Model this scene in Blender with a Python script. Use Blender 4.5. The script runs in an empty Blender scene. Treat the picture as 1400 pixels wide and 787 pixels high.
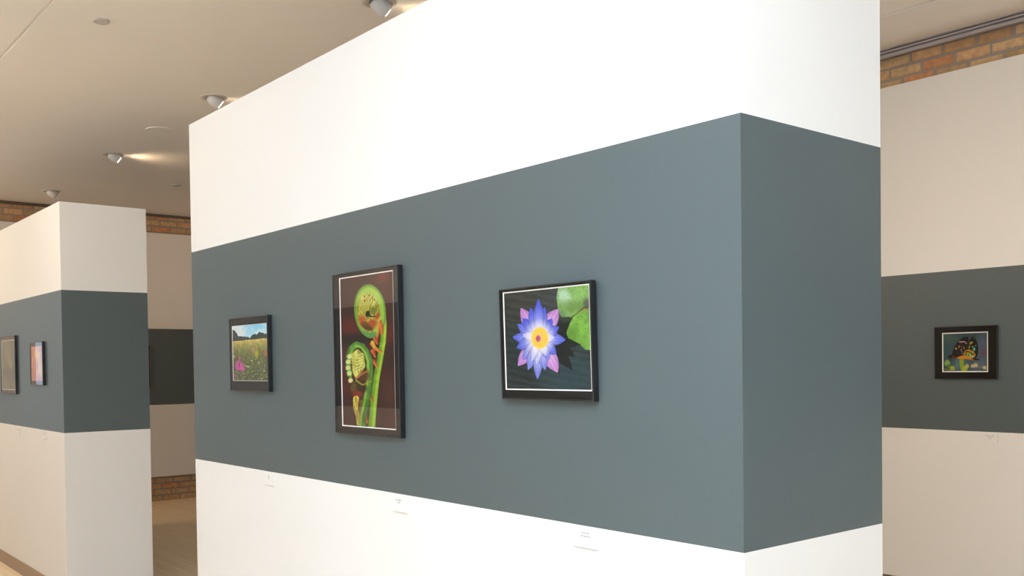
import bpy, bmesh, math, random
import numpy as np
from mathutils import Matrix, Vector

random.seed(7)
sc = bpy.context.scene
COL = sc.collection
R = math.radians

# ------------------------------------------------------------------ measurements (metres)
EYE = 1.55                                   # camera height
FX = 1.7163                                  # plane of the near partition's long face
BAND_LO, BAND_HI, PART_H = 1.1363, 2.0844, 2.6665
CEIL = 3.3753
XR, YB = 5.7785, 11.4485                     # faces of the panels on the right and back walls
XL, YF = -5.0, -4.0                          # left wall, wall behind the camera


# ------------------------------------------------------------------ tiny helpers
def srgb(r, g, b):
    f = lambda c: (c / 255 / 12.92) if c / 255 <= .04045 else ((c / 255 + .055) / 1.055) ** 2.4
    return (f(r), f(g), f(b), 1)


def tag(o, label=None, cat=None, group=None, kind=None):
    if label: o['label'] = label
    if cat: o['category'] = cat
    if group: o['group'] = group
    if kind: o['kind'] = kind
    return o


def empty(name, loc, rot=(0, 0, 0)):
    o = bpy.data.objects.new(name, None)
    o.empty_display_size = .1
    COL.objects.link(o)
    o.location = loc
    o.rotation_euler = rot
    return o


def link(name, bm, mats, parent=None, smooth=False):
    me = bpy.data.meshes.new(name)
    bm.normal_update()
    bm.to_mesh(me)
    bm.free()
    for m in (mats if isinstance(mats, (list, tuple)) else [mats]):
        me.materials.append(m)
    if smooth:
        for p in me.polygons: p.use_smooth = True
    o = bpy.data.objects.new(name, me)
    COL.objects.link(o)
    if parent: o.parent = parent
    return o


def box(bm, x0, x1, y0, y1, z0, z1, mi=0, bevel=0):
    vs = [bm.verts.new((x, y, z)) for x in (x0, x1) for y in (y0, y1) for z in (z0, z1)]
    fs = [(0, 1, 3, 2), (4, 6, 7, 5), (0, 4, 5, 1), (2, 3, 7, 6), (0, 2, 6, 4), (1, 5, 7, 3)]
    faces = [bm.faces.new([vs[i] for i in f]) for f in fs]
    for f in faces: f.material_index = mi
    if bevel:
        ed = {e for f in faces for e in f.edges}
        r = bmesh.ops.bevel(bm, geom=list(ed), offset=bevel, segments=2, profile=.5, affect='EDGES')
        for f in r['faces']: f.material_index = mi
    return faces


def ring_sweep(bm, rect, prof, mi=0):
    """mitred frame: rect=(x0,x1,z0,z1) outer size; prof=[(inset, y)] closed section"""
    x0, x1, z0, z1 = rect
    rows = []
    for ins, y in prof:
        rows.append([bm.verts.new(p) for p in ((x0 + ins, y, z0 + ins), (x1 - ins, y, z0 + ins),
                                              (x1 - ins, y, z1 - ins), (x0 + ins, y, z1 - ins))])
    n = len(rows)
    for i in range(n):
        a, b = rows[i], rows[(i + 1) % n]
        for k in range(4):
            f = bm.faces.new((a[k], a[(k + 1) % 4], b[(k + 1) % 4], b[k]))
            f.material_index = mi
    bmesh.ops.recalc_face_normals(bm, faces=bm.faces[:])


def lathe(bm, prof, n=32, mi=0, caps=True):
    rows = []
    for r, z in prof:
        rows.append([bm.verts.new((r * math.cos(2 * math.pi * k / n), r * math.sin(2 * math.pi * k / n), z)) for k in range(n)])
    for a, b in zip(rows, rows[1:]):
        for k in range(n):
            f = bm.faces.new((a[k], a[(k + 1) % n], b[(k + 1) % n], b[k]))
            f.material_index = mi
    if caps:
        for r_ in (rows[0], rows[-1]):
            bm.faces.new(r_)
    bmesh.ops.recalc_face_normals(bm, faces=bm.faces[:])


# ------------------------------------------------------------------ materials
def mat(name, color=(.8, .8, .8, 1), rough=.5, metal=0, spec=.5):
    m = bpy.data.materials.new(name)
    m.use_nodes = True
    b = m.node_tree.nodes['Principled BSDF']
    b.inputs['Base Color'].default_value = color
    b.inputs['Roughness'].default_value = rough
    b.inputs['Metallic'].default_value = metal
    b.inputs['Specular IOR Level'].default_value = spec
    return m


def nodes(m):
    nt = m.node_tree
    return nt, nt.nodes['Principled BSDF'], nt.nodes.new, nt.links.new


def paint(name, color, rough, spec, bump=.06, scale=220):
    """rolled wall paint: faint orange-peel relief and a very slight mottling"""
    m = mat(name, color, rough, 0, spec)
    nt, b, N, L = nodes(m)
    tc = N('ShaderNodeTexCoord')
    n1 = N('ShaderNodeTexNoise'); n1.inputs['Scale'].default_value = scale; n1.inputs['Detail'].default_value = 3
    L(tc.outputs['Object'], n1.inputs['Vector'])
    bp = N('ShaderNodeBump'); bp.inputs['Strength'].default_value = bump; bp.inputs['Distance'].default_value = .002
    L(n1.outputs['Fac'], bp.inputs['Height']); L(bp.outputs['Normal'], b.inputs['Normal'])
    n2 = N('ShaderNodeTexNoise'); n2.inputs['Scale'].default_value = 1.3; n2.inputs['Detail'].default_value = 4
    L(tc.outputs['Object'], n2.inputs['Vector'])
    mr = N('ShaderNodeMapRange'); mr.inputs['To Min'].default_value = .965; mr.inputs['To Max'].default_value = 1.03
    L(n2.outputs['Fac'], mr.inputs['Value'])
    mx = N('ShaderNodeVectorMath'); mx.operation = 'SCALE'; mx.inputs[0].default_value = color[:3]
    L(mr.outputs['Result'], mx.inputs['Scale']); L(mx.outputs['Vector'], b.inputs['Base Color'])
    return m


M_WHITE = paint('white_wall_paint', (.715, .713, .71, 1), .6, .3, .03)
M_BAND = paint('slate_wall_paint', (.066, .090, .097, 1), .40, .65, .05)
M_CEIL = paint('ceiling_paint', (.87, .845, .83, 1), .9, .1, .05, 90)
M_BASE = mat('vinyl_base', srgb(150, 128, 108), .5)
M_BLACK = mat('black_metal', (.009, .009, .010, 1), .28, 0, .6)
M_BRONZE = mat('bronze_metal', (.14, .105, .06, 1), .4, .5, .5)
M_MAT = mat('black_mat_board', (.011, .0095, .0085, 1), .85, 0, .2)
M_KEY = mat('white_bevel', (.80, .78, .76, 1), .8, 0, .2)
M_BACKING = mat('backing_board', (.12, .1, .08, 1), .8)
M_CARD = mat('foam_card', (.715, .713, .71, 1), .55, 0, .3)
M_INK = mat('ink', (.10, .095, .095, 1), .8)
M_FIX = mat('white_enamel', (.62, .62, .63, 1), .35, 0, .5)
M_COVER = mat('cover_enamel', (.52, .49, .46, 1), .5, 0, .4)
M_TRIMRING = mat('painted_ring', (.62, .58, .53, 1), .5, 0, .4)
M_HOLE = mat('recess_metal', (.45, .40, .34, 1), .5, 0, .4)
M_RAIL = mat('grey_aluminium', (.55, .52, .56, 1), .5, .0, .4)
M_MORTAR = paint('mortar', (.31, .27, .245, 1), .95, .1, .3, 60)
M_WINFR = mat('window_frame_paint', (.7, .7, .7, 1), .5)

# print: painted picture held in a colour attribute of a fine grid
M_PRINT = mat('photo_paper', rough=.45, spec=.3)
nt, b, N, L = nodes(M_PRINT)
at = N('ShaderNodeAttribute'); at.attribute_name = 'picture'
L(at.outputs['Color'], b.inputs['Base Color'])

# picture glass: see-through with fresnel reflection
M_GLASS = bpy.data.materials.new('picture_glass'); M_GLASS.use_nodes = True
nt = M_GLASS.node_tree; nt.nodes.clear()
out = nt.nodes.new('ShaderNodeOutputMaterial'); mix = nt.nodes.new('ShaderNodeMixShader')
tr = nt.nodes.new('ShaderNodeBsdfTransparent'); gl = nt.nodes.new('ShaderNodeBsdfGlossy'); fr = nt.nodes.new('ShaderNodeFresnel')
gl.inputs['Roughness'].default_value = .0; fr.inputs['IOR'].default_value = 1.6   # both faces of the pane together
geo = nt.nodes.new('ShaderNodeNewGeometry'); fm = nt.nodes.new('ShaderNodeMath'); fm.operation = 'MULTIPLY'; inv = nt.nodes.new('ShaderNodeMath'); inv.operation = 'SUBTRACT'; inv.inputs[0].default_value = 1
nt.links.new(geo.outputs['Backfacing'], inv.inputs[1]); nt.links.new(fr.outputs[0], fm.inputs[0]); nt.links.new(inv.outputs[0], fm.inputs[1])
nt.links.new(fm.outputs[0], mix.inputs[0]); nt.links.new(tr.outputs[0], mix.inputs[1]); nt.links.new(gl.outputs[0], mix.inputs[2])
nt.links.new(mix.outputs[0], out.inputs[0])

# lamp lens
M_LENS = mat('lamp_lens', (1, .95, .85, 1), .3)
b = M_LENS.node_tree.nodes['Principled BSDF']
b.inputs['Emission Color'].default_value = (1, .86, .62, 1); b.inputs['Emission Strength'].default_value = 14

# bricks: colour per brick from an attribute, mottled
M_BRICK = mat('brick', rough=.9, spec=.2)
nt, b, N, L = nodes(M_BRICK)
at = N('ShaderNodeAttribute'); at.attribute_name = 'brick_color'
tc = N('ShaderNodeTexCoord')
n1 = N('ShaderNodeTexNoise'); n1.inputs['Scale'].default_value = 26; n1.inputs['Detail'].default_value = 6
L(tc.outputs['Object'], n1.inputs['Vector'])
mr = N('ShaderNodeMapRange'); mr.inputs['From Min'].default_value = .3; mr.inputs['From Max'].default_value = .7
mr.inputs['To Min'].default_value = .84; mr.inputs['To Max'].default_value = 1.16
L(n1.outputs['Fac'], mr.inputs['Value'])
vm = N('ShaderNodeVectorMath'); vm.operation = 'SCALE'
L(at.outputs['Color'], vm.inputs[0]); L(mr.outputs['Result'], vm.inputs['Scale'])
n2 = N('ShaderNodeTexNoise'); n2.inputs['Scale'].default_value = 9; n2.inputs['Detail'].default_value = 2
L(tc.outputs['Object'], n2.inputs['Vector'])
cr = N('ShaderNodeMapRange'); cr.inputs['From Min'].default_value = .70; cr.inputs['From Max'].default_value = .76
L(n2.outputs['Fac'], cr.inputs['Value'])
mixc = N('ShaderNodeMix'); mixc.data_type = 'RGBA'
L(cr.outputs['Result'], mixc.inputs['Factor']); L(vm.outputs['Vector'], mixc.inputs['A'])
mixc.inputs['B'].default_value = (.30, .10, .04, 1)
L(mixc.outputs['Result'], b.inputs['Base Color'])
bp = N('ShaderNodeBump'); bp.inputs['Strength'].default_value = .5; bp.inputs['Distance'].default_value = .004
L(n1.outputs['Fac'], bp.inputs['Height']); L(bp.outputs['Normal'], b.inputs['Normal'])

# floor: pale satin timber strips running along y
M_FLOOR = mat('timber_floor', rough=.35, spec=.5)
nt, b, N, L = nodes(M_FLOOR)
tc = N('ShaderNodeTexCoord'); mp = N('ShaderNodeMapping'); mp.inputs['Rotation'].default_value = (0, 0, R(90))
L(tc.outputs['Object'], mp.inputs['Vector'])
bk = N('ShaderNodeTexBrick'); bk.inputs['Scale'].default_value = 1
bk.inputs['Brick Width'].default_value = 1.1; bk.inputs['Row Height'].default_value = .057; bk.inputs['Mortar Size'].default_value = .0008
bk.inputs['Color1'].default_value = (.76, .62, .43, 1); bk.inputs['Color2'].default_value = (.82, .68, .49, 1); bk.inputs['Mortar'].default_value = (.32, .21, .11, 1)
bk.offset = .37
L(mp.outputs['Vector'], bk.inputs['Vector'])
ns = N('ShaderNodeTexNoise'); ns.inputs['Scale'].default_value = 3; ns.inputs['Detail'].default_value = 6
mp2 = N('ShaderNodeMapping'); mp2.inputs['Scale'].default_value = (14, 1, 1)
L(tc.outputs['Object'], mp2.inputs['Vector']); L(mp2.outputs['Vector'], ns.inputs['Vector'])
mr = N('ShaderNodeMapRange'); mr.inputs['To Min'].default_value = .85; mr.inputs['To Max'].default_value = 1.12
L(ns.outputs['Fac'], mr.inputs['Value'])
vm = N('ShaderNodeVectorMath'); vm.operation = 'SCALE'
L(bk.outputs['Color'], vm.inputs[0]); L(mr.outputs['Result'], vm.inputs['Scale']); L(vm.outputs['Vector'], b.inputs['Base Color'])


# ------------------------------------------------------------------ the room shell
XRW, YBW = XR + .05, YB + .05                # brick faces behind the panels

bm = bmesh.new()
box(bm, XL - .2, XRW + .3, YF - .2, YBW + .3, -.2, 0)
tag(link('floor', bm, M_FLOOR), 'pale brown timber strip floor', 'floor', kind='structure')

# ceiling: flat over the bay with the lamps, a fine joint on the left, tilting up beyond a crease towards the right wall
prof = [(XL - .2, 3.60), (1.334, CEIL), (1.338, CEIL + .012), (1.350, CEIL + .012), (1.354, CEIL), (4.834, CEIL), (4.838, CEIL + .018), (4.856, CEIL + .018), (4.860, CEIL), (XRW + .3, CEIL + .15 + .3 * .16)]
bm = bmesh.new()
lo = [[bm.verts.new((x, y, z)) for x, z in prof] for y in (YF - .2, YBW + .3)]
hi = [[bm.verts.new((x, y, 3.9)) for x, z in prof] for y in (YF - .2, YBW + .3)]
for k in range(len(prof) - 1):
    bm.faces.new((lo[0][k], lo[1][k], lo[1][k + 1], lo[0][k + 1]))
    bm.faces.new((hi[0][k], hi[0][k + 1], hi[1][k + 1], hi[1][k]))
    for j in (0, 1):
        bm.faces.new((lo[j][k], lo[j][k + 1], hi[j][k + 1], hi[j][k]))
for e in (0, -1):
    bm.faces.new((lo[0][e], lo[1][e], hi[1][e], hi[0][e]))
bmesh.ops.recalc_face_normals(bm, faces=bm.faces[:])
tag(link('ceiling', bm, M_CEIL), 'off-white plaster ceiling with fine joints', 'ceiling', kind='structure')

PAL = [(.49, .335, .185), (.51, .32, .17), (.46, .33, .19), (.54, .27, .14), (.50, .35, .20), (.52, .325, .18), (.45, .31, .17), (.49, .345, .20)]


def brick_wall(name, label, axis, length, rows_z, origin, off=0):
    """mortar slab plus laid bricks; local x along the wall, outward is local -y"""
    bm = bmesh.new()
    lay = bm.loops.layers.float_color.new('brick_color')
    box(bm, 0, length, .001, .25, 0, 3.62, 0)
    pitch, bh, bl, mo = .0705, .0565, .193, .0165
    for zlo, zhi in rows_z:
        n0, n1 = int(math.ceil(zlo / pitch)), int(zhi / pitch)
        for n in range(n0, n1 + 1):
            z = n * pitch + off
            x = -.1 * (n % 2) - random.uniform(0, .02)
            while x < length:
                w = bl + random.uniform(-.006, .006)
                a, b_ = max(x, .0), min(x + w, length)
                if b_ - a > .03:
                    j = lambda: random.uniform(-.0022, .0022)
                    xa, xb, za, zb = a + j(), b_ + j(), z + j(), z + bh + j()
                    yf, ch = -.004 + j(), .0045
                    F = [bm.verts.new((px + ch * sx, yf, pz + ch * sz)) for px, pz, sx, sz in ((xa, za, 1, 1), (xb, za, -1, 1), (xb, zb, -1, -1), (xa, zb, 1, -1))]
                    G = [bm.verts.new((px, yf + ch, pz)) for px, pz in ((xa, za), (xb, za), (xb, zb), (xa, zb))]
                    K = [bm.verts.new((px, .02, pz)) for px, pz in ((xa, za), (xb, za), (xb, zb), (xa, zb))]
                    fl = [bm.faces.new(F)]
                    for P_, Q_ in ((F, G), (G, K)):
                        fl += [bm.faces.new((P_[i], Q_[i], Q_[(i + 1) % 4], P_[(i + 1) % 4])) for i in range(4)]
                    c = random.choice(PAL); g = random.uniform(.85, 1.12)
                    for f in fl:
                        f.material_index = 1
                        for lp in f.loops: lp[lay] = (c[0] * g, c[1] * g, c[2] * g, 1)
                x += w + mo
    o = link(name, bm, [M_MORTAR, M_BRICK])
    o.location = origin
    o.rotation_euler = (0, 0, axis)
    return tag(o, label, 'wall', kind='structure')


brick_wall('wall_right', 'tan brick wall behind the white panel on the right', R(-90), YBW - YF, [(0, .26), (3.16, 3.55)], (XRW, YBW, 0), .0225)
brick_wall('wall_back', 'dim tan brick wall at the far end of the room', 0, XRW - 1.2, [(0, .36), (3.06, 3.42)], (1.2, YBW, 0))

# rest of the back wall with a tall window, left wall and wall behind the camera, each with a window opening added for light
bm = bmesh.new()
box(bm, XL - .2, .0, YBW, YBW + .25, 0, 3.62)
box(bm, .85, 1.2, YBW, YBW + .25, 0, 3.62)
box(bm, .0, .85, YBW, YBW + .25, 0, .5)
box(bm, .0, .85, YBW, YBW + .25, 3.0, 3.62)
tag(link('wall_back_left', bm, M_WHITE), 'white end wall beside the tall window', 'wall', kind='structure')
bm = bmesh.new()
WY0, WY1, WZ0, WZ1 = -2.5, 10.0, 1.0, 3.1
box(bm, XL - .2, XL, YF - .2, WY0, 0, 3.62)
box(bm, XL - .2, XL, WY1, YBW, 0, 3.62)
box(bm, XL - .2, XL, WY0, WY1, 0, WZ0)
box(bm, XL - .2, XL, WY0, WY1, WZ1, 3.62)
tag(link('wall_left', bm, M_WHITE), 'white wall with an added long window on the left side', 'wall', kind='structure')
bm = bmesh.new()
FX0, FX1, FZ0, FZ1 = -4.2, 3.6, .25, 3.1
box(bm, XL - .2, FX0, YF - .2, YF, 0, 3.7); box(bm, FX1, XRW + .3, YF - .2, YF, 0, 3.7)
box(bm, FX0, FX1, YF - .2, YF, 0, FZ0); box(bm, FX0, FX1, YF - .2, YF, FZ1, 3.7)
tag(link('wall_front', bm, M_WHITE), 'white wall behind the viewer', 'wall', kind='structure')


def window(name, label, horizontal, a0, a1, z0, z1, d, mull):
    bm = bmesh.new()
    def bar(u0, u1, w0, w1):
        if horizontal: box(bm, d - .03, d + .03, u0, u1, w0, w1)
        else: box(bm, u0, u1, d - .03, d + .03, w0, w1)
    t = .05
    bar(a0, a1, z0, z0 + t); bar(a0, a1, z1 - t, z1); bar(a0, a0 + t, z0 + t, z1 - t); bar(a1 - t, a1, z0 + t, z1 - t)
    for k in range(1, mull):
        c = a0 + (a1 - a0) * k / mull
        bar(c - .025, c + .025, z0 + t, z1 - t)
    tag(link(name, bm, M_WINFR), label, 'window', kind='structure')


window('window_fill_left', 'long white framed window added in the left wall for fill light', True, WY0, WY1, WZ0, WZ1, XL - .1, 6)  # unseen window, added to carry the fill lamp
window('window_fill_rear', 'wide white framed window wall added behind the viewer for fill light', False, FX0, FX1, FZ0, FZ1, YF - .1, 6)  # unseen window, added so sky light fills from behind the camera
window('window_2', 'tall white framed window in the end wall', False, .0, .85, .5, 3.0, YBW + .1, 1)

# aluminium rails where brick meets ceiling
bm = bmesh.new()
sec = [(0, .0), (-.034, .0), (-.034, -.010), (-.010, -.011), (-.010, -.018), (-.032, -.019), (-.032, -.029), (-.008, -.030), (-.008, -.038), (-.028, -.039), (-.028, -.056), (0, -.056)]
def rail(axis_right, ztop):
    bm = bmesh.new()
    ends = []
    for s in ((YF, YBW) if axis_right else (1.2, XRW)):
        ends.append([bm.verts.new((XRW - .009 + dx, s, ztop + dz) if axis_right else (s, YBW - .009 + dx, ztop + dz)) for dx, dz in sec])
    n = len(sec)
    for k in range(n):
        bm.faces.new((ends[0][k], ends[0][(k + 1) % n], ends[1][(k + 1) % n], ends[1][k]))
    for e in ends: bm.faces.new(e)
    bmesh.ops.recalc_face_normals(bm, faces=bm.faces[:])
    return bm
tag(link('trim_1', rail(True, CEIL + .148), M_RAIL), 'grey ribbed metal rail between ceiling and right brick wall', 'trim', kind='structure')


bm = bmesh.new()
box(bm, 1.2, XRW - .06, YBW - .03, YBW - .008, CEIL - .030, CEIL - .001)
tag(link('trim_2', bm, mat('dark_trim', (.10, .085, .075, 1), .6)), 'thin dark strip between ceiling and far brick wall', 'trim', kind='structure')


# ------------------------------------------------------------------ partitions and panels with the painted band
def banded(bm, x0, x1, y0, y1, z0, z1, lo, hi):
    """one closed slab whose sides are cut at the band; slot 0 white, slot 1 slate"""
    zs = [z0, lo, hi, z1]
    rows = [[bm.verts.new(p) for p in ((x0, y0, z), (x1, y0, z), (x1, y1, z), (x0, y1, z))] for z in zs]
    for i in range(3):
        for k in range(4):
            f = bm.faces.new((rows[i][k], rows[i][(k + 1) % 4], rows[i + 1][(k + 1) % 4], rows[i + 1][k]))
            f.material_index = 1 if i == 1 else 0
    bm.faces.new(rows[0][::-1]); bm.faces.new(rows[3])


def partition(label, x0, x1, y0, y1, lo=BAND_LO, hi=BAND_HI, top=PART_H):
    t = empty('display_partition', ((x0 + x1) / 2, (y0 + y1) / 2, 0))
    tag(t, label, 'partition wall', 'freestanding banded partitions', 'thing')
    cx, cy = t.location.x, t.location.y
    bm = bmesh.new()
    banded(bm, x0 - cx, x1 - cx, y0 - cy, y1 - cy, 0, top, lo, hi)
    bmesh.ops.recalc_face_normals(bm, faces=bm.faces[:])
    ed = [e for e in bm.edges if len({f.material_index for f in e.link_faces}) == 1 and abs(e.calc_face_angle(0)) > 1]
    link('partition_body', bm, [M_WHITE, M_BAND], t)
    bm = bmesh.new()
    a, b_ = x0 - cx, x1 - cx
    c, d = y0 - cy, y1 - cy
    s, h = .006, .10
    box(bm, a - s, a, c - s, d + s, 0, h); box(bm, b_, b_ + s, c - s, d + s, 0, h)
    box(bm, a, b_, c - s, c, 0, h); box(bm, a, b_, d, d + s, 0, h)
    tag(link('baseboard', bm, M_BASE, t), 'taupe vinyl baseboard')
    return t


partition('large white partition with a slate band in the foreground, three framed photos on it', FX, 2.2832, 1.2983, 4.3786)
partition('white partition with a slate band behind the foreground one, at the left edge', 1.8002, 2.3647, 6.8478, 10.0)
partition('white partition with a slate band opposite, mirrored in the fern picture glass', -1.90, -1.33, 4.90, 8.55)


def panel(label, right):
    bm = bmesh.new()
    if right:
        box_ = (XR, XRW - .009, YF + .02, YB - .02, .1807, 3.2728, 1.1203, 2.0813)
    else:
        box_ = (1.5, XR - .02, YB, YBW - .009, .2885, 3.1488, 1.1341, 2.0272)
    banded(bm, *box_)
    bmesh.ops.recalc_face_normals(bm, faces=bm.faces[:])
    return tag(link('wall_mounted_panel', bm, [M_WHITE, M_BAND]), label, 'wall panel', 'banded wall panels', 'thing')


panel('tall white wall panel with dark band on the right brick wall, butterfly picture on it', True)
panel('dim white wall panel with dark band on the far brick wall, seen through the gap', False)


# ------------------------------------------------------------------ raster painting for the prints (colours are sRGB 0-255)
class Canvas:
    def __init__(s, w, h, quad):
        """quad: the print's corners TL,TR,BR,BL in drawing coordinates"""
        s.w, s.h = w, h
        u, v = np.meshgrid((np.arange(w) + .5) / w, (np.arange(h) + .5) / h)
        A, B = [], []
        for (U, V), (X, Y) in zip(((0, 0), (1, 0), (1, 1), (0, 1)), quad):
            A += [[U, V, 1, 0, 0, 0, -U * X, -V * X], [0, 0, 0, U, V, 1, -U * Y, -V * Y]]; B += [X, Y]
        H = np.append(np.linalg.solve(np.array(A, float), np.array(B, float)), 1).reshape(3, 3)
        q = H @ np.stack([u.ravel(), v.ravel(), np.ones(u.size)])
        s.X = (q[0] / q[2]).reshape(h, w); s.Y = (q[1] / q[2]).reshape(h, w)
        s.U, s.V = u, v
        s.img = np.zeros((h, w, 3))
        s.rng = np.random.default_rng(5)
        s.px = abs(s.X[0, 1] - s.X[0, 0])

    def noise(s, cells, octaves=3, ax=1, ay=1):
        out, amp, tot = np.zeros((s.h, s.w)), 1., 0.
        for o in range(octaves):
            nx, ny = max(2, int(cells * ax * 2 ** o)), max(2, int(cells * ay * 2 ** o))
            g = s.rng.random((ny + 2, nx + 2))
            x, y = s.U * nx, s.V * ny
            xi, yi = x.astype(int), y.astype(int)
            fx, fy = x - xi, y - yi
            fx, fy = fx * fx * (3 - 2 * fx), fy * fy * (3 - 2 * fy)
            out += amp * ((g[yi, xi] * (1 - fx) + g[yi, xi + 1] * fx) * (1 - fy) + (g[yi + 1, xi] * (1 - fx) + g[yi + 1, xi + 1] * fx) * fy)
            tot += amp; amp *= .55
        return out / tot

    def put(s, mask, color, alpha=1.):
        a = np.clip(np.asarray(mask, float) * alpha, 0, 1)[..., None]
        s.img = s.img * (1 - a) + np.asarray(color, float) * a

    def poly(s, pts):
        x, y = s.X, s.Y
        ins = np.zeros(x.shape, bool)
        n = len(pts)
        for i in range(n):
            (x0, y0), (x1, y1) = pts[i], pts[(i + 1) % n]
            if y0 == y1: continue
            c = ((y0 > y) != (y1 > y)) & (x < (x1 - x0) * (y - y0) / (y1 - y0) + x0)
            ins ^= c
        return ins

    def ell(s, cx, cy, rx, ry, ang=0, soft=.08):
        c, sn = math.cos(ang), math.sin(ang)
        dx, dy = s.X - cx, s.Y - cy
        d = np.hypot((dx * c + dy * sn) / rx, (-dx * sn + dy * c) / ry)
        return np.clip((1 - d) / soft + .5, 0, 1)

    def stroke(s, pts, w0, w1=None):
        """distance to a polyline: mask, along, signed side"""
        w1 = w0 if w1 is None else w1
        best = np.full(s.X.shape, 1e9); al = np.zeros(s.X.shape); side = np.zeros(s.X.shape)
        L_ = [0]
        for a, b_ in zip(pts, pts[1:]): L_.append(L_[-1] + math.dist(a, b_))
        for i, ((x0, y0), (x1, y1)) in enumerate(zip(pts, pts[1:])):
            dx, dy = x1 - x0, y1 - y0
            l2 = dx * dx + dy * dy + 1e-9
            t = np.clip(((s.X - x0) * dx + (s.Y - y0) * dy) / l2, 0, 1)
            ex, ey = s.X - x0 - t * dx, s.Y - y0 - t * dy
            d = np.hypot(ex, ey)
            m = d < best
            best = np.where(m, d, best)
            al = np.where(m, (L_[i] + t * math.sqrt(l2)) / L_[-1], al)
            side = np.where(m, np.sign(dx * ey - dy * ex) * d, side)
        w = w0 + (w1 - w0) * al
        return np.clip((w - best) / s.px + .5, 0, 1), al, side / np.maximum(w, 1e-6)

    def petal(s, c, tip, w, base_col, tip_col, start=.0, edge=None):
        ax, ay = tip[0] - c[0], tip[1] - c[1]
        l = math.hypot(ax, ay)
        t = ((s.X - c[0]) * ax + (s.Y - c[1]) * ay) / (l * l)
        d = (-(s.X - c[0]) * ay + (s.Y - c[1]) * ax) / l
        tt = np.clip(t, 0, 1)
        f = np.where(tt < .58, .45 + .55 * np.sin(tt / .58 * math.pi / 2), np.clip(1 - ((tt - .58) / .42) ** 1.9, 0, 1))
        hw = w * .56 * f
        m = np.clip((hw - np.abs(d)) / s.px + .5, 0, 1) * (t > start) * (t < 1.0)
        g = np.clip((tt - .25) / .6, 0, 1)[..., None]
        col = np.array(base_col) * (1 - g) + np.array(tip_col) * g
        rel = np.abs(d) / np.maximum(hw, 1e-6)
        shade = 1 - .16 * np.clip(rel, 0, 1)[..., None] ** 2 + .05 * np.sin(d / max(w, 1) * 22)[..., None]
        dark = np.clip((hw * 1.16 + s.px - np.abs(d)) / s.px, 0, 1) * (t > start + .1) * (t < 1.02)
        s.put(dark, (70, 72, 150), .35)
        s.put(m, col * shade)

    def lin(s, gain):
        c = np.clip(s.img, 0, 255) / 255
        c = c.mean(2, keepdims=True) * (1 - s.sat) + c * s.sat      # fuller colour
        c = np.clip(c, 0, 1) ** s.depth
        return gain * np.where(c <= .04045, c / 12.92, ((c + .055) / 1.055) ** 2.4)


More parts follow.
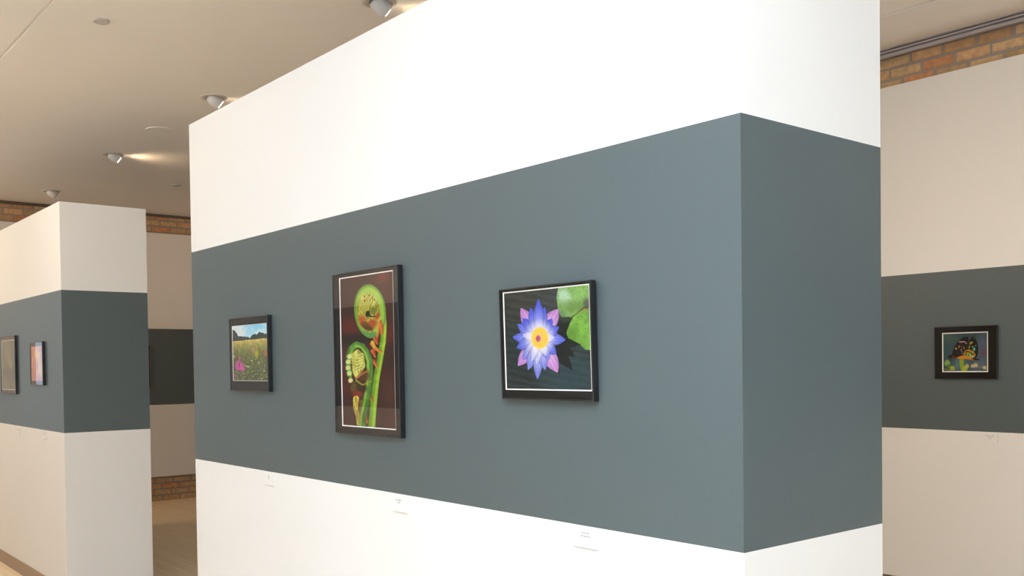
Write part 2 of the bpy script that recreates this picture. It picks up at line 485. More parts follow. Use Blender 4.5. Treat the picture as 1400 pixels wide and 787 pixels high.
def lily():
    K = 10.496
    c = Canvas(300, 236, [(41, 40), (1275, -62), (1296, 1466), (58, 1422)])
    P4 = lambda x, y: (x / 9.835 * K, (65 + y / 9.84) * K)
    n = c.noise(5, 5); r = c.noise(4, 4, 2.0, 9)
    rip = np.sin((c.Y + c.X * -.22 + 60 * n) / 17 + 5 * r)
    base = np.array([44, 50, 50.]) + (n[..., None] - .5) * np.array([28, 32, 34.])
    c.put(np.ones((c.h, c.w)), base)
    c.put(np.clip(rip, 0, 1), (76, 90, 92), .55)
    c.put(np.clip(-rip - .3, 0, 1), (16, 20, 20), .7)
    c.put(c.ell(330, 200, 420, 300, -.3, 1.2), (84, 78, 64), .5)
    c.put(c.ell(150, 900, 380, 420, 0, 1.2), (28, 50, 50), .5)
    c.put(c.ell(1000, 1250, 480, 380, 0, .9), (52, 78, 84), .75)
    c.put(c.ell(720, 180, 160, 260, .2, 1.), (80, 92, 96), .4)
    # leaf undersides, shadow of the flower on the water
    sh = [P4(*p) for p in ((690, 120), (880, 10), (1060, 100), (1000, 135), (915, 150), (960, 200), (992, 270), (895, 262), (935, 360), (960, 462), (850, 400), (762, 335), (785, 525), (745, 480), (700, 300))]
    c.put(c.ell(900, 560, 130, 260, .25, .5), (18, 22, 20), .9)
    # pads
    up = [(842, -80), (803, 110), (812, 200), (830, 330), (880, 398), (1000, 402), (1090, 360), (1180, 270), (1300, 225), (1300, -100)]
    lo = [(1300, 262), (1190, 290), (1100, 348), (1040, 400), (985, 500), (938, 625), (965, 710)] + [P4(*p) for p in ((935, 30), (990, 75), (1060, 100), (1085, 140), (1130, 180), (1230, 190))]
    n2 = c.noise(10, 4)[..., None]
    for pl, col in ((lo, (124, 172, 72)), (up, (134, 172, 98))):
        c.put(c.poly(pl), np.array(col) * (.72 + .5 * n2))
    c.put(c.ell(915, 110, 90, 130, -.4, .9) * c.poly(up), (186, 214, 190), .9)
    c.put(c.ell(1000, 250, 170, 80, .2, 1.) * c.poly(up), (110, 146, 70), .6)
    c.put(c.ell(860, 360, 90, 60, .3, .8), (96, 126, 100), .55)
    c.put(c.ell(930, 440, 80, 40, .0, .8), (70, 100, 76), .6)
    c.put(c.ell(1010, 690, 90, 130, .2, .9) * c.poly(lo), (84, 128, 40), .7)
    c.put(c.ell(1250, 210, 60, 70, 0, .8), (88, 96, 82), .9)
    c.put(c.stroke([(1250, 240), (1170, 285), (1090, 355), (1000, 420)], 9)[0], (100, 92, 50), .8)
    c.put(c.stroke([(1205, 300), (1225, 330)], 24, 6)[0], (176, 130, 80), .7)
    c.put(c.noise(60, 2) > .70, (84, 116, 52), .3 * (c.poly(up) | c.poly(lo)))
    c.put(c.poly(sh), (20, 25, 22), .93)
    # flower
    C = (542, 700)
    for tip, w in (((283, 255), 170), ((824, 278), 190), (P4(212, 386), 165), (P4(755, 486), 185)):
        c.petal(C, tip, w, (226, 196, 232), (204, 148, 212))
    B1, B0 = (86, 98, 214), (196, 200, 246)
    for tip, w in (((155, 676), 140), ((925, 728), 150), ((228, 488), 140), ((832, 540), 140), (P4(196, 140), 140), (P4(738, 240), 140)):
        c.petal(C, tip, w, B0, (102, 114, 220))
    for tip, w in ((P4(276, 305), 120), (P4(350, 444), 125), (P4(475, 572), 120), (P4(582, 450), 120), (P4(640, 310), 110)):
        c.petal(C, tip, w, (222, 222, 250), (140, 146, 230))
    for tip, w in (((308, 402), 130), ((738, 418), 120), ((420, 256), 125), ((630, 246), 115), ((541, 130), 120)):
        c.petal(C, tip, w, B0, B1)
    for tip, w in ((P4(468, 375), 110), (P4(400, 330), 90), ((300, 640), 110), ((770, 690), 110), (P4(600, 250), 110)):
        c.petal(C, tip, w, (240, 238, 252), (196, 200, 244))
    c.put(c.ell(548, 690, 165, 200, 0, .8), (246, 240, 246), .9)
    ang = np.arctan2(c.Y - 695, c.X - 545)
    rays = .5 + .5 * np.sin(ang * 44 + 6 * n)
    c.put(c.ell(552, 695, 122, 152, 0, .25), np.array([252, 222, 92.]) - rays[..., None] * np.array([10, 34, 44.]))
    c.put(c.ell(552, 690, 66, 84, 0, .6), (238, 196, 120), .8)
    c.put(c.ell(528, 702, 34, 46, 0, .5), (182, 96, 150), .95)
    c.put(c.ell(518, 700, 12, 24, 0, .5), (196, 44, 70), .8)
    return c


def fern():
    k = 7.02 / 6.05
    c = Canvas(220, 360, [(19, 88), (507, 8), (540, 1540), (55, 1510)])
    Q = lambda x, y: (x * k, (92 + y / 6.05) * 7.03)
    PQ = lambda pts: [Q(*p) for p in pts]
    n = c.noise(4, 4)[..., None]
    c.put(np.ones((c.h, c.w)), np.array([52, 30, 26.]) + n * np.array([40, 16, 12.]))
    for cx, cy, rx, ry, col, a in ((110, 560, 110, 90, (116, 48, 38), .7), (470, 620, 70, 120, (104, 46, 36), .6), (430, 180, 120, 170, (98, 56, 46), .6), (120, 200, 110, 150, (84, 50, 42), .5),
                                   (80, 1050, 90, 200, (110, 52, 48), .6), (460, 1180, 70, 160, (110, 82, 76), .5), (470, 850, 60, 120, (64, 38, 30), .7), (150, 680, 120, 50, (26, 16, 16), .9), (410, 60, 60, 60, (150, 80, 62), .5), (430, 1400, 90, 110, (72, 40, 34), .6)):
        c.put(c.ell(cx, cy, rx, ry, 0, 1.), col, a)
    # main stem
    st, al, sd = c.stroke([(398, 330), (420, 430), (426, 560), (418, 700), Q(352, 90), Q(335, 200), Q(312, 330), Q(298, 450), Q(284, 600), Q(272, 780)], 24, 31)
    c.put(st, np.array([140, 172, 62.]) + np.clip(sd, -1, 1)[..., None] * np.array([-26, -22, -18.]) + (c.noise(30, 2, .3, 1)[..., None] - .5) * 26)
    c.put(st * (np.abs(sd + .35) < .14), (196, 214, 120), .55)
    # upper coil
    c.put(c.ell(298, 402, 146, 262, -.08, .03), np.array([150, 184, 84.]) + (n - .5) * 30)
    coil = c.ell(298, 402, 146, 262, -.08, .03)
    c.put(c.ell(290, 250, 110, 90, -.08, .8) * coil, (188, 208, 124), .7)
    c.put(coil * (1 - c.ell(298, 402, 132, 240, -.08, .12)), (104, 138, 60), .75)
    c.put(c.ell(288, 630, 80, 36, 0, .8) * coil, (104, 146, 100), .8)
    inner = c.ell(288, 416, 108, 192, -.08, .06)
    f1 = c.noise(26, 3)
    c.put(inner, np.array([176, 170, 86.]) + (f1[..., None] - .5) * 130)
    c.put(c.ell(280, 290, 80, 70, 0, .6) * inner, (210, 206, 140), .6)
    for i in range(9):
        a0 = 2.2 + i * .32
        p = [(282, 430), (282 + 50 * math.cos(a0), 430 + 80 * math.sin(a0)), (282 + 88 * math.cos(a0 + .35), 430 + 150 * math.sin(a0 + .35))]
        m, al, sd = c.stroke(p, 9, 13)
        c.put(m * inner, np.array([206, 204, 118.]) - np.abs(sd)[..., None] * 50, .75)
        c.put(c.stroke([(q[0] + 12, q[1] + 4) for q in p], 3)[0] * inner, (92, 78, 30), .6)
    for x, y, rx, ry, col, a in ((215, 500, 40, 50, (184, 90, 44), .85), (280, 560, 50, 30, (88, 68, 40), .8), (320, 520, 40, 40, (168, 84, 46), .8), (366, 450, 16, 34, (178, 76, 40), .8), (250, 530, 40, 30, (120, 80, 40), .7), (330, 400, 30, 40, (116, 130, 50), .7)):
        c.put(c.ell(x, y, rx, ry, .3, .7) * inner * (.5 + f1), col, a)
    c.put(c.ell(275, 425, 16, 28, .3, .5), (30, 30, 18), .95); c.put(c.stroke([(275, 430), (310, 455), (350, 450)], 9, 4)[0], (34, 30, 18), .9)
    for x, y in ((246, 256), (290, 250), (322, 270), (250, 300), (340, 290)):
        c.put(c.ell(x, y, 7, 10), (86, 72, 50), .8)
    # orange scales along the stem
    for pts in ([(392, 505), (380, 600), (362, 680)], [(404, 540), (415, 620)], [(330, 710), (345, 760), (395, 800)], PQ([(275, 60), (300, 105), (352, 125)]), PQ([(280, 120), (300, 170)]), PQ([(284, 205), (320, 255)]), PQ([(300, 20), (318, 60)]), PQ([(262, 500), (276, 540)]), PQ([(222, 650), (240, 720)])):
        m, al, sd = c.stroke(pts, 19, 9)
        c.put(m * (.55 + .6 * c.noise(50, 2)), np.array([198, 116, 62.]) + np.clip(sd, -1, 1)[..., None] * np.array([30, 50, 30.]), .92)
    c.put(c.stroke([(322, 700), (338, 745), (378, 775)], 14, 5)[0], (192, 186, 84), .9)
    # lower coil
    arch = PQ([(96, 330), (84, 250), (86, 170), (110, 100), (150, 66), (195, 80), (232, 130), (256, 210), (258, 300), (250, 400), (228, 560), (205, 660), (192, 790)])
    c.put(c.poly(PQ([(90, 170), (150, 70), (240, 150), (258, 300), (240, 440), (205, 560), (150, 520), (100, 400), (80, 260)])), (74, 50, 36))
    fz0 = c.noise(20, 3)
    m, al, sd = c.stroke(arch, 25, 34)
    c.put(m, np.array([108, 148, 66.]) + (fz0[..., None] - .5) * 40 + np.clip(sd, -1, 1)[..., None] * np.array([26, 22, 6.]) - (al > .75)[..., None] * 16)
    c.put(m * (np.abs(sd - .45) < .2) * (al > .25), (176, 206, 128), .6)
    fz = c.noise(34, 3)
    body = c.poly(PQ([(110, 150), (160, 105), (210, 150), (222, 250), (180, 330), (150, 360), (120, 300)]))
    c.put(body, np.array([186, 186, 110.]) + (fz[..., None] - .5) * 120)
    for i in range(7):
        y = 150 + i * 26
        c.put(c.stroke(PQ([(150, y + 12), (205 - 3 * i, y - 8)]), 8, 4)[0], (222, 222, 160), .8)
        c.put(c.stroke(PQ([(148, y + 10), (100 + 4 * i, y - 4)]), 8, 5)[0], (206, 204, 130), .75)
    for x, y in ((95, 170), (85, 215), (84, 265), (95, 310), (105, 370)):
        c.put(c.ell(*Q(x, y), 22, 24, .4, .4), (226, 224, 176), .9)
    for x, y, rx, ry, col in ((215, 330, 46, 60, (104, 70, 40)), (160, 480, 50, 40, (150, 66, 48)), (130, 420, 30, 50, (110, 100, 50)), (200, 430, 44, 40, (70, 60, 32))):
        c.put(c.ell(*Q(x, y), rx, ry, .2, .8), col, .85)
    c.put(c.stroke(PQ([(150, 350), (200, 310), (250, 285)]), 11, 6)[0], (172, 128, 70), .9)
    c.put(c.stroke(PQ([(150, 370), (200, 405), (270, 375)]), 10, 5)[0], (160, 156, 70), .9)
    m, al, sd = c.stroke(PQ([(150, 520), (146, 600), (165, 670), (165, 730)]), 28, 14)
    c.put(m * (.6 + .6 * fz), np.array([196, 186, 96.]) + (fz[..., None] - .5) * 80, .95)
    m, al, sd = c.stroke(PQ([(190, 540), (182, 640), (176, 720)]), 14, 10)
    c.put(m, (150, 140, 70), .7)
    return c


def meadow():
    c = Canvas(190, 130, [(30, 72), (452, 28), (474, 748), (50, 750)])
    hor = 262 - (c.X - 30) * .11
    d = np.clip((c.Y - hor) / (750 - hor), -1, 1)
    n = c.noise(6, 4)
    sky = np.array([168, 214, 236.]) + np.clip((c.Y - 60) / 160, 0, 1)[..., None] * np.array([26, 14, 8.])
    sky = sky + (c.X[..., None] - 250) / 220 * np.array([-34, -4, 4.])
    c.put(np.ones((c.h, c.w)), sky)
    c.put(np.clip((n - .42) * 5, 0, 1), (232, 238, 240), .8)
    t = c.noise(14, 3, 1, .2)
    tree = np.interp(c.X, [20, 60, 80, 100, 150, 250, 290, 330, 360, 400, 430, 480], [110, 118, 150, 190, 196, 212, 168, 165, 142, 140, 165, 155]) + (t - .5) * 34
    c.put(c.Y > tree, np.array([52, 72, 74.]) + (n[..., None] - .5) * 40)
    g = np.interp(d, [0, .12, .3, .6, 1], [0, .25, .6, .85, 1])[..., None]
    f = np.array([206, 192, 124.]) * (1 - g) + np.array([64, 82, 48.]) * g
    fld = d > 0
    st = c.noise(26, 3, 2.2, 1.0)[..., None]; st2 = c.noise(40, 2, 1, .35)[..., None]
    c.put(fld, f * (.62 + .52 * st + .3 * st2))
    for _ in range(620):
        dd = random.random() ** .8
        x = random.uniform(40, 470); y = 262 - (x - 30) * .11 + dd * 500
        col = random.choice([(222, 210, 160), (226, 216, 196), (196, 168, 150), (150, 164, 84), (90, 112, 60), (206, 170, 168), (200, 190, 70), (50, 66, 40)])
        c.put(c.ell(x, y, 1.8 + 3 * dd, 3.2 + 5.5 * dd, 0, .8), col, .62)
    c.put(c.ell(330, 410, 22, 50, 0, .9), (214, 196, 50), .7)
    c.put(c.ell(437, 405, 18, 40, 0, .8), (206, 110, 84), .8)
    c.put(c.ell(290, 370, 26, 40, 0, .9), (214, 170, 160), .6)
    for x, y, rx, ry in ((88, 560, 22, 48), (112, 540, 16, 52), (140, 560, 20, 50), (168, 590, 20, 40), (122, 480, 9, 46), (104, 596, 24, 30), (145, 600, 26, 24), (65, 690, 12, 24)):
        c.put(c.ell(x, y, rx, ry, 0, .7) * (.45 + .9 * c.noise(46, 2)), (206, 104, 178), .95)
    c.put(c.ell(118, 555, 8, 40, 0, .6), (120, 60, 90), .7)
    for x, y in ((235, 575), (425, 625), (395, 720), (270, 500), (210, 570), (50, 450), (360, 520)):
        c.put(c.ell(x, y, 12, 11, 0, .5), (228, 218, 178), .85)
    return c


def butterfly():
    c = Canvas(190, 165, [(150, 22), (984, 8), (992, 738), (152, 738)])
    n = c.noise(4, 4)[..., None]
    c.put(np.ones((c.h, c.w)), np.array([66, 88, 98.]) + (n - .5) * 50)
    for x, y, rx, ry, col, a in ((260, 100, 200, 130, (74, 100, 94), .8), (560, 40, 180, 70, (46, 84, 86), .7), (800, 60, 150, 80, (60, 80, 84), .7), (900, 300, 120, 300, (96, 110, 130), .8), (910, 390, 40, 70, (128, 72, 90), .7), (240, 350, 130, 150, (58, 92, 92), .7), (450, 600, 120, 130, (110, 142, 150), .8), (800, 620, 200, 110, (112, 124, 134), .8)):
        c.put(c.ell(x, y, rx, ry, 0, 1.), col, a)
    # leaves and buds below
    c.put(c.stroke([(505, 500), (505, 600), (530, 740)], 42, 36)[0], (150, 170, 46), .95)
    c.put(c.ell(570, 690, 45, 60), (176, 190, 60), .9); c.put(c.ell(610, 640, 35, 40), (196, 186, 120), .9)
    for x, y, rx, ry, col in ((230, 580, 55, 60, (150, 178, 90)), (270, 640, 50, 40, (92, 134, 50)), (330, 680, 55, 40, (176, 190, 76)), (205, 700, 60, 30, (60, 84, 60)), (720, 640, 40, 34, (206, 190, 160)), (775, 622, 40, 36, (216, 196, 166)), (940, 670, 40, 32, (214, 196, 150))):
        c.put(c.ell(x, y, rx, ry, .3, .5) * (.65 + .6 * c.noise(30, 2)), col, .95)
    c.put(c.stroke([(160, 690), (300, 722)], 6)[0], (196, 200, 130), .8)
    c.put(c.stroke([(660, 655), (940, 665)], 5)[0], (180, 176, 160), .6)
    for p in ([(295, 470), (275, 530)], [(330, 500), (320, 560)], [(370, 510), (372, 620)], [(700, 540), (650, 640)]):
        c.put(c.stroke(p, 4)[0], (40, 40, 44), .8)
    # wings and body
    c.put(c.stroke([(280, 455), (500, 478), (740, 505), (830, 520)], 30, 12)[0], (24, 14, 12))
    c.put(c.poly([(395, 490), (450, 455), (560, 440), (700, 470), (730, 520), (560, 505)]), (208, 138, 34))
    left = [(310, 430), (330, 370), (370, 270), (420, 190), (490, 115), (560, 84), (625, 88), (640, 140), (625, 230), (600, 300), (560, 400), (480, 450), (400, 480)]
    right = [(625, 250), (640, 190), (665, 120), (705, 84), (745, 95), (790, 170), (818, 270), (820, 370), (790, 470), (740, 520), (680, 490), (640, 440), (600, 400), (570, 380)]
    for w in (right, left):
        c.put(c.poly(w), np.array([20, 12, 12.]) + (c.noise(20, 2)[..., None] - .4) * 14)
    c.put(c.poly([(540, 400), (570, 345), (640, 320), (700, 350), (760, 400), (765, 450), (720, 490), (620, 480), (545, 470)]), (196, 150, 36), .95)
    c.put(c.ell(650, 400, 80, 34, .45, .3), (40, 34, 14), .85)
    c.put(c.ell(655, 425, 72, 36, .5, .3), (160, 184, 70), .95)
    c.put(c.ell(685, 445, 56, 24, .6, .5), (156, 202, 160), .95)
    for x in (570, 600, 640, 690, 735):
        c.put(c.ell(x, 405 - abs(x - 640) * .2 + 28, 9, 20), (30, 20, 12), .8)
    sp = [(485, 180, 34, 14, (206, 160, 172)), (540, 178, 44, 14, (196, 150, 160)), (590, 205, 16, 18, (190, 150, 160)), (400, 305, 18, 20, (214, 170, 84)), (458, 270, 14, 22, (204, 150, 80)), (512, 268, 14, 14, (150, 84, 50)), (550, 296, 16, 16, (200, 150, 60)), (496, 330, 10, 16, (190, 170, 190)), (510, 362, 8, 12, (196, 180, 190)), (512, 398, 8, 12, (186, 170, 180)),
          (690, 196, 26, 16, (206, 190, 84)), (668, 220, 14, 14, (190, 176, 80)), (735, 115, 14, 12, (96, 84, 40)), (652, 268, 12, 12, (190, 186, 90)), (770, 256, 18, 12, (150, 156, 90)), (710, 275, 22, 12, (130, 180, 150)), (740, 320, 26, 36, (112, 188, 168)), (648, 294, 12, 10, (206, 200, 120)), (720, 372, 18, 14, (200, 180, 80)), (750, 425, 14, 20, (206, 160, 60))]
    for x, y, rx, ry, col in sp:
        c.put(c.ell(x, y, rx, ry, .1, .4), col, .95)
    c.put(c.ell(350, 470, 36, 28, .2, .4), (124, 30, 36), .95); c.put(c.ell(300, 455, 26, 20), (24, 14, 16))
    c.put(c.ell(762, 512, 28, 20, .2, .4), (100, 30, 24), .95)
    c.put(c.stroke([(790, 512), (832, 520)], 14, 6)[0], (20, 14, 14))
    return c


def coral():
    c = Canvas(110, 110, [(0, 0), (100, 0), (100, 100), (0, 100)])
    n = c.noise(5, 3)[..., None]; m = c.noise(9, 3, 1.2, .6)
    c.put(np.ones((c.h, c.w)), np.array([214, 132, 122.]) + (n - .5) * np.array([50, 60, 60.]))
    c.put(c.ell(50, 30, 26, 20, .3, .8), (232, 196, 84), .9)
    c.put(c.ell(74, 72, 24, 30, -.4, .8), (226, 196, 120), .8)
    c.put(c.ell(30, 62, 22, 26, .2, .9), (206, 110, 80), .8)
    c.put(c.ell(50, 52, 9, 16, .2, .8), (160, 96, 74), .7)
    c.put(c.ell(60, 98, 60, 14, 0, .9), (190, 84, 104), .8)
    c.put(np.clip((m - .55) * 6, 0, 1), (240, 206, 180), .5)
    return c


def grotto():
    c = Canvas(110, 130, [(0, 0), (100, 0), (100, 130), (0, 130)])
    n = c.noise(6, 4)[..., None]
    c.put(np.ones((c.h, c.w)), np.array([70, 88, 82.]) + (n - .5) * 90)
    for x, y, rx, ry, col in ((40, 20, 22, 26, (150, 146, 104)), (56, 50, 20, 24, (168, 160, 104)), (70, 62, 14, 14, (178, 170, 110)), (30, 64, 22, 30, (140, 130, 92)), (44, 88, 40, 16, (68, 82, 84)), (30, 116, 26, 18, (146, 138, 84)), (80, 112, 24, 14, (128, 124, 86)), (88, 24, 20, 40, (88, 100, 96))):
        c.put(c.ell(x, y, rx, ry, .2, 1.), col, .8)
    return c


def dusk():
    c = Canvas(50, 60, [(0, 0), (100, 0), (100, 120), (0, 120)])
    c.put(np.ones((c.h, c.w)), np.array([44, 44, 36.]) + (c.noise(5, 3)[..., None] - .5) * 40)
    return c


# ------------------------------------------------------------------ framed photographs
def print_mesh(name, canvas, x0, x1, z0, z1, y, parent):
    w, h = canvas.w, canvas.h
    me = bpy.data.meshes.new(name)
    xs = np.linspace(x0, x1, w + 1); zs = np.linspace(z1, z0, h + 1)
    gx, gz = np.meshgrid(xs, zs)
    co = np.stack([gx.ravel(), np.full(gx.size, y), gz.ravel()], 1)
    i, j = np.meshgrid(np.arange(w), np.arange(h))
    a = (j * (w + 1) + i).ravel()
    quads = np.stack([a + w + 1, a + w + 2, a + 1, a], 1)
    me.from_pydata(co.tolist(), [], quads.tolist())
    at = me.attributes.new('picture', 'FLOAT_COLOR', 'CORNER')
    lin = canvas.lin(canvas.gain).reshape(-1, 3)
    col = np.concatenate([lin, np.ones((lin.shape[0], 1))], 1)
    at.data.foreach_set('color', np.repeat(col, 4, axis=0).astype(np.float32).ravel())
    me.materials.append(M_PRINT)
    o = bpy.data.objects.new(name, me)
    COL.objects.link(o)
    o.parent = parent
    return o


def picture(label, loc, rotz, w, h, pic, key, canvas, tilt=0., depth=.02, face=.004, frame_mat=None, group='framed photographs on the near partition'):
    """local x to the viewer's right, -y out of the wall, origin at the middle of the bottom edge;
    pic = (left, right, bottom, top) margins of the print inside the frame"""
    t = empty('framed_photograph', loc, (tilt, 0, rotz))
    tag(t, label, 'picture', group)
    x0, x1, z0, z1 = -w / 2, w / 2, 0, h
    bm = bmesh.new()
    e = .0012
    ring_sweep(bm, (x0, x1, z0, z1), [(0, -.001), (0, -depth + e), (e, -depth), (face - e, -depth), (face, -depth + e), (face, -depth + .0012), (face, -.001)])
    link('frame', bm, frame_mat or M_BLACK, t)
    bm = bmesh.new()
    box(bm, x0 + face + .0002, x1 - face - .0002, -.004, -.0012, z0 + face + .0002, z1 - face - .0002)
    link('backing_board', bm, M_BACKING, t)
    px0, px1, pz0, pz1 = x0 + pic[0], x1 - pic[1], z0 + pic[2], z1 - pic[3]
    ym = -depth + .0042                       # mat face
    bm = bmesh.new()
    o4 = (x0 + face + .0002, x1 - face - .0002, z0 + face + .0002, z1 - face - .0002)
    q = (px0 - key, px1 + key, pz0 - key, pz1 + key)
    def fl(a, y): return [bm.verts.new(p) for p in ((a[0], y, a[2]), (a[1], y, a[2]), (a[1], y, a[3]), (a[0], y, a[3]))]
    A, B, Cc, D = fl(o4, ym), fl(q, ym), fl(q, ym + .0016), fl(o4, ym + .0016)
    for P_, Q_ in ((A, B), (B, Cc), (Cc, D), (D, A)):
        for k in range(4):
            bm.faces.new((P_[k], P_[(k + 1) % 4], Q_[(k + 1) % 4], Q_[k]))
    bmesh.ops.recalc_face_normals(bm, faces=bm.faces[:])
    mt = link('mat_board', bm, M_MAT, t)
    if key > 0:
        bm = bmesh.new()
        ring_sweep(bm, q, [(0, ym + .0001), (key, ym + .0014), (key, ym + .0017), (0, ym + .0017)])
        tag(link('mat_bevel', bm, M_KEY, mt), 'thin white bevel line')
    print_mesh('print', canvas, px0 - .001, px1 + .001, pz0 - .001, pz1 + .001, ym + .0019, t)
    bm = bmesh.new()
    box(bm, x0 + face + .0001, x1 - face - .0001, -depth + .0014, -depth + .0034, z0 + face + .0001, z1 - face - .0001)
    link('glass', bm, M_GLASS, t)
    return t


FACE = R(-90)
CV = dict(lily=lily(), fern=fern(), meadow=meadow(), butterfly=butterfly(), coral=coral(), grotto=grotto(), dusk=dusk())
for k_, g_ in (('lily', .72), ('fern', .84), ('meadow', .88), ('butterfly', .78), ('coral', .72), ('grotto', .72), ('dusk', .8)):
    CV[k_].depth = 1.3 if k_ in ('fern', 'meadow', 'grotto') else 1.1
    CV[k_].sat = 1.0 if k_ == 'lily' else 1.15
    CV[k_].gain = g_                         # ink density of the print
picture('black framed photo of a purple water lily, right-hand picture on the foreground partition', (FX, 1.919, 1.456), FACE, .364, .303, (.017, .0118, .029, .0118), .0032, CV['lily'], .024)
picture('tall black framed photo of green fern fiddleheads in the middle of the foreground partition', (FX, 2.828, 1.320), FACE, .420, .554, (.046, .036, .028, .018), .0034, CV['fern'], .006)
picture('small black framed photo of a flowering meadow, farthest left on the foreground partition', (FX, 3.746, 1.456), FACE, .366, .304, (.022, .017, .044, .033), .0014, CV['meadow'], .004)
picture('black framed photo of a dark butterfly on the right-hand wall panel', (XR, 2.742, 1.432), FACE, .374, .313, (.054, .058, .046, .042), .006, CV['butterfly'], .004, group='framed photographs on other walls')
picture('small black framed photo in coral and yellow, nearest the corner of the rear left partition', (1.8002, 7.445, 1.450), FACE, .335, .305, (.018, .018, .030, .030), .0, CV['coral'], .0, group='framed photographs on other walls')
picture('grey-green framed photo cut by the left photo edge on the rear left partition', (1.8002, 8.290, 1.377), FACE, .460, .445, (.014, .014, .034, .034), .004, CV['grotto'], .0, group='framed photographs on other walls')
picture('dark picture with bronze frame on the far panel, half hidden by the left partition', (3.775, YB, 1.333), 0, .400, .506, (.03, .03, .03, .03), .0, CV['dusk'], .0, face=.012, frame_mat=M_BRONZE, group='framed photographs on other walls')


# ------------------------------------------------------------------ caption cards
def card(label, loc, rotz, w, h, lines, seed):
    t = empty('caption_card', loc, (0, 0, rotz))
    tag(t, label, 'label', 'caption cards under the pictures')
    bm = bmesh.new()
    box(bm, -w / 2, w / 2, -.005, 0, 0, h, 0, .0006)
    link('mount_board', bm, M_CARD, t)
    rg = random.Random(seed)
    bm = bmesh.new()
    for zc, words, size in lines:
        tot = sum(n * size * .62 for n in words) + size * .7 * (len(words) - 1)
        x = -tot / 2
        for n in words:
            for k in range(n):
                hh = size * (1.0 if k == 0 or rg.random() < .22 else .66)
                a = x + size * .08
                th = size * .13
                dn = size * .25 if rg.random() < .1 else 0
                box(bm, a, a + th, -.0053, -.0050, zc - dn, zc + hh)
                if rg.random() < .8:
                    box(bm, a + th, a + size * .36, -.0053, -.0050, zc + size * .54, zc + size * .54 + th)
                if rg.random() < .6:
                    box(bm, a + size * .36, a + size * .36 + th, -.0053, -.0050, zc, zc + size * .6)
                if rg.random() < .4:
                    box(bm, a + th, a + size * .36, -.0053, -.0050, zc, zc + th)
                x += size * .62
            x += size * .7
    tag(link('caption_text', bm, M_INK, t), 'two short centred lines of tiny grey lettering')
    return t


card('white caption card below the water lily picture', (FX, 1.787, 1.081), FACE, .089, .051, [(.036, [6, 4], .0048), (.028, [3, 8], .0044)], 1)
card('white caption card below the fern picture', (FX, 2.658, 1.079), FACE, .089, .051, [(.036, [3, 7], .0048), (.028, [6], .0044)], 2)
card('white caption card below the meadow picture', (FX, 3.607, 1.082), FACE, .089, .049, [(.035, [4], .0048), (.027, [4], .0044)], 3)
card('white caption card below and right of the butterfly picture', (XR, 2.602, 1.058), FACE, .090, .056, [(.038, [8, 4], .006), (.028, [7], .005)], 4)
card('white caption card below the coral picture on the rear left partition', (1.8002, 7.325, 1.075), FACE, .088, .051, [(.036, [4, 4], .0048), (.028, [5], .0044)], 5)
card('white caption card below the grey-green picture at the left edge', (1.8002, 8.095, 1.070), FACE, .088, .051, [(.036, [5, 3], .0048), (.028, [4], .0044)], 6)


# ------------------------------------------------------------------ ceiling fittings
LAMP_DIR = Vector((.80, -.16, -.58)).normalized()


def spot(label, x, y, power, lens=True):
    t = empty('eyeball_spotlight', (x, y, CEIL))
    tag(t, label, 'ceiling light', 'adjustable spotlights in the ceiling')
    bm = bmesh.new()
    lathe(bm, [(.048, -.0005), (.050, -.004), (.084, -.005), (.088, -.003), (.088, -.0005)], 40)
    link('trim_ring', bm, M_TRIMRING, t, True)
    rot = LAMP_DIR.to_track_quat('-Z', 'Y').to_matrix().to_4x4()
    rot.translation = Vector((.0, 0, -.012))
    bm = bmesh.new()
    lathe(bm, [(.010, .040), (.030, .034), (.042, .016), (.045, -.010), (.043, -.036), (.039, -.050), (.038, -.056), (.034, -.056), (.033, -.050)], 32)
    bmesh.ops.transform(bm, matrix=rot, verts=bm.verts[:])
    link('lamp_head', bm, M_FIX, t, True)
    bm = bmesh.new()
    lathe(bm, [(.0325, -.0502), (.0325, -.055), (.020, -.059)], 24)
    bmesh.ops.transform(bm, matrix=rot, verts=bm.verts[:])
    tag(link('lens', bm, M_LENS if lens else M_HOLE, t, True), 'glowing warm lens' if lens else None)
    if power:
        ld = bpy.data.lights.new('warm_spot', 'SPOT')
        ld.energy = power; ld.color = (1, .74, .44); ld.spot_size = R(150); ld.spot_blend = 1; ld.shadow_soft_size = .03
        lo = bpy.data.objects.new('warm_spot', ld); COL.objects.link(lo)
        lo.location = Vector((x, y, CEIL - .012)) + LAMP_DIR * .065
        lo.rotation_euler = LAMP_DIR.to_track_quat('-Z', 'Y').to_euler()
    return t


spot('white eyeball spotlight in the ceiling at the top edge, largest of the four', 2.628, 4.194, 14)
spot('white eyeball spotlight with lit lens above the far end of the foreground partition', 2.656, 6.335, 16)
spot('small white eyeball spotlight with a bright streak beside it above the rear partition', 2.677, 8.510, 28)
spot('tiny unlit eyeball spotlight farthest away, just above the rear left partition corner', 2.715, 10.603, 0, False)


def disc(name, label, cat, x, y, r, th, m, group=None, ribs=0):
    t = empty(name, (x, y, CEIL))
    tag(t, label, cat, group)
    bm = bmesh.new()
    lathe(bm, [(r, .001), (r, -th * .6), (r * .96, -th), (r * .90, -th)], 40)
    link('rim', bm, m, t)
    bm = bmesh.new()
    prof = [(r * .898, -th * .7)]
    for k in range(ribs):
        q = r * (.85 - .8 * k / ribs)
        prof += [(q, -th * .7), (q - r * .02, -th), (q - r * .04, -th * .7)]
    prof += [(r * .02, -th * .7)]
    lathe(bm, prof, 40)
    link('cover_plate', bm, m, t)


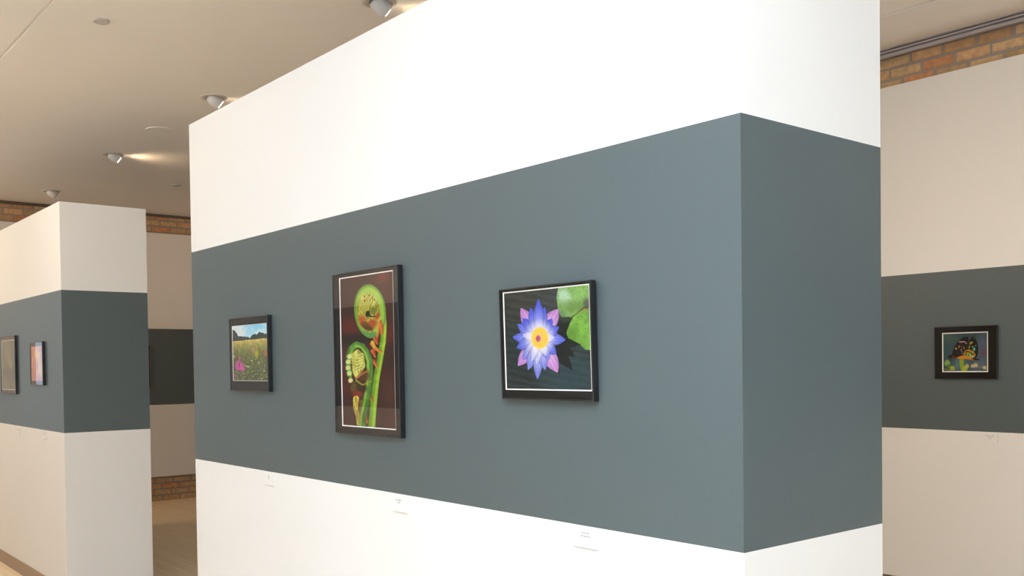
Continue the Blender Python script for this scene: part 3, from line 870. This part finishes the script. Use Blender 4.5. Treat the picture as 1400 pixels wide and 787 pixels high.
disc('ceiling_sprinkler_cover', 'round white sprinkler cover plate on the ceiling at upper left', 'ceiling fitting', 1.618, 5.292, .042, .010, M_COVER, 'sprinkler covers in the ceiling')
disc('ceiling_speaker', 'broad flat round grille in the ceiling left of the foreground partition', 'ceiling speaker', 2.69, 7.435, .104, .006, M_CEIL, ribs=7)
disc('ceiling_sprinkler_cover', 'tiny round cover plate far back on the ceiling beside the foreground partition', 'ceiling fitting', 3.60, 9.552, .048, .010, M_COVER, 'sprinkler covers in the ceiling')


# ------------------------------------------------------------------ light
def area(name, loc, rot, sx, sy, power, color):
    ld = bpy.data.lights.new(name, 'AREA')
    ld.shape = 'RECTANGLE'; ld.size = sx; ld.size_y = sy; ld.energy = power; ld.color = color
    o = bpy.data.objects.new(name, ld); COL.objects.link(o)
    o.location = loc; o.rotation_euler = rot
    return o


# fill lamp set in the added left window, evens the light on left-facing walls
area('window_fill_lamp', (XL - .18, (WY0 + WY1) / 2, (WZ0 + WZ1) / 2), (0, R(-90), 0), WZ1 - WZ0, WY1 - WY0, 32, (.97, .99, 1.0))
# photographer's flash, bounced off the ceiling above the camera
ld = bpy.data.lights.new('bounced_flash', 'SPOT')
ld.energy = 2500; ld.color = (.80, .895, 1.0); ld.spot_size = R(140); ld.spot_blend = .9; ld.shadow_soft_size = .05
lo = bpy.data.objects.new('bounced_flash', ld); COL.objects.link(lo)
lo.location = (-.10, -.10, 1.80)
lo.rotation_euler = Vector((-.30, .14, 1)).to_track_quat('-Z', 'Y').to_euler()
# unseen ceiling spotlights, no fixtures modelled: the row over the left aisle, and two more of the visible row
for x, y, e, d, c in ((.25, 4.25, 36, (.6, 0, -.7), (1, .88, .76)), (.25, 6.4, 115, (.6, 0, -.7), (1, .86, .70)), (.25, 8.6, 60, (.6, 0, -.7), (1, .84, .66)), (.25, 10.4, 178, (.6, 0, -.7), (1, .66, .34)),
                      (.6, 6.7, 280, (-.8, 0, -.6), (1, .81, .61)), (4.3, 10.0, 14, (0, .7, -.7), (1, .60, .28)),  # unseen spots added to brighten the opposite partition and the far wall
                      (2.63, 2.06, 172, (.6, 0, -.75), (1, .78, .56)), (2.63, -.05, 40, (.6, 0, -.75), (1, .78, .56))):
    ld = bpy.data.lights.new('unseen_spot', 'SPOT')
    ld.energy = e; ld.color = c; ld.spot_size = R(150); ld.spot_blend = 1; ld.shadow_soft_size = .12
    lo = bpy.data.objects.new('unseen_spot', ld); COL.objects.link(lo)
    lo.location = (x, y, CEIL - .09)
    lo.rotation_euler = Vector(d).to_track_quat('-Z', 'Y').to_euler()

w = bpy.data.worlds.new('sky'); sc.world = w; w.use_nodes = True
bg = w.node_tree.nodes['Background']; bg.inputs[0].default_value = (.74, .88, 1, 1); bg.inputs[1].default_value = 1.7

# ------------------------------------------------------------------ camera
y_, p_, r_ = R(39.5325), R(-1.1766), R(-.7448)
v = Vector((math.sin(y_) * math.cos(p_), math.cos(y_) * math.cos(p_), math.sin(p_)))
rt = Vector((math.cos(y_), -math.sin(y_), 0)); up = rt.cross(v)
RR = rt * math.cos(r_) + up * math.sin(r_); UU = -rt * math.sin(r_) + up * math.cos(r_)
cd = bpy.data.cameras.new('camera'); cam = bpy.data.objects.new('camera', cd); COL.objects.link(cam)
m = Matrix((RR, UU, -v)).transposed().to_4x4(); m.translation = (0, 0, EYE)
cam.matrix_world = m
cd.sensor_width = 36; cd.lens = 36 * 1327.766 / 1400
cd.shift_y = (525.804 - 393.5) / 1400
cd.clip_start = .05
sc.camera = cam

sc.view_settings.view_transform = 'Standard'
sc.view_settings.look = 'None'
sc.view_settings.gamma = 1
sc.view_settings.use_curve_mapping = False
sc.view_settings.exposure = -.06
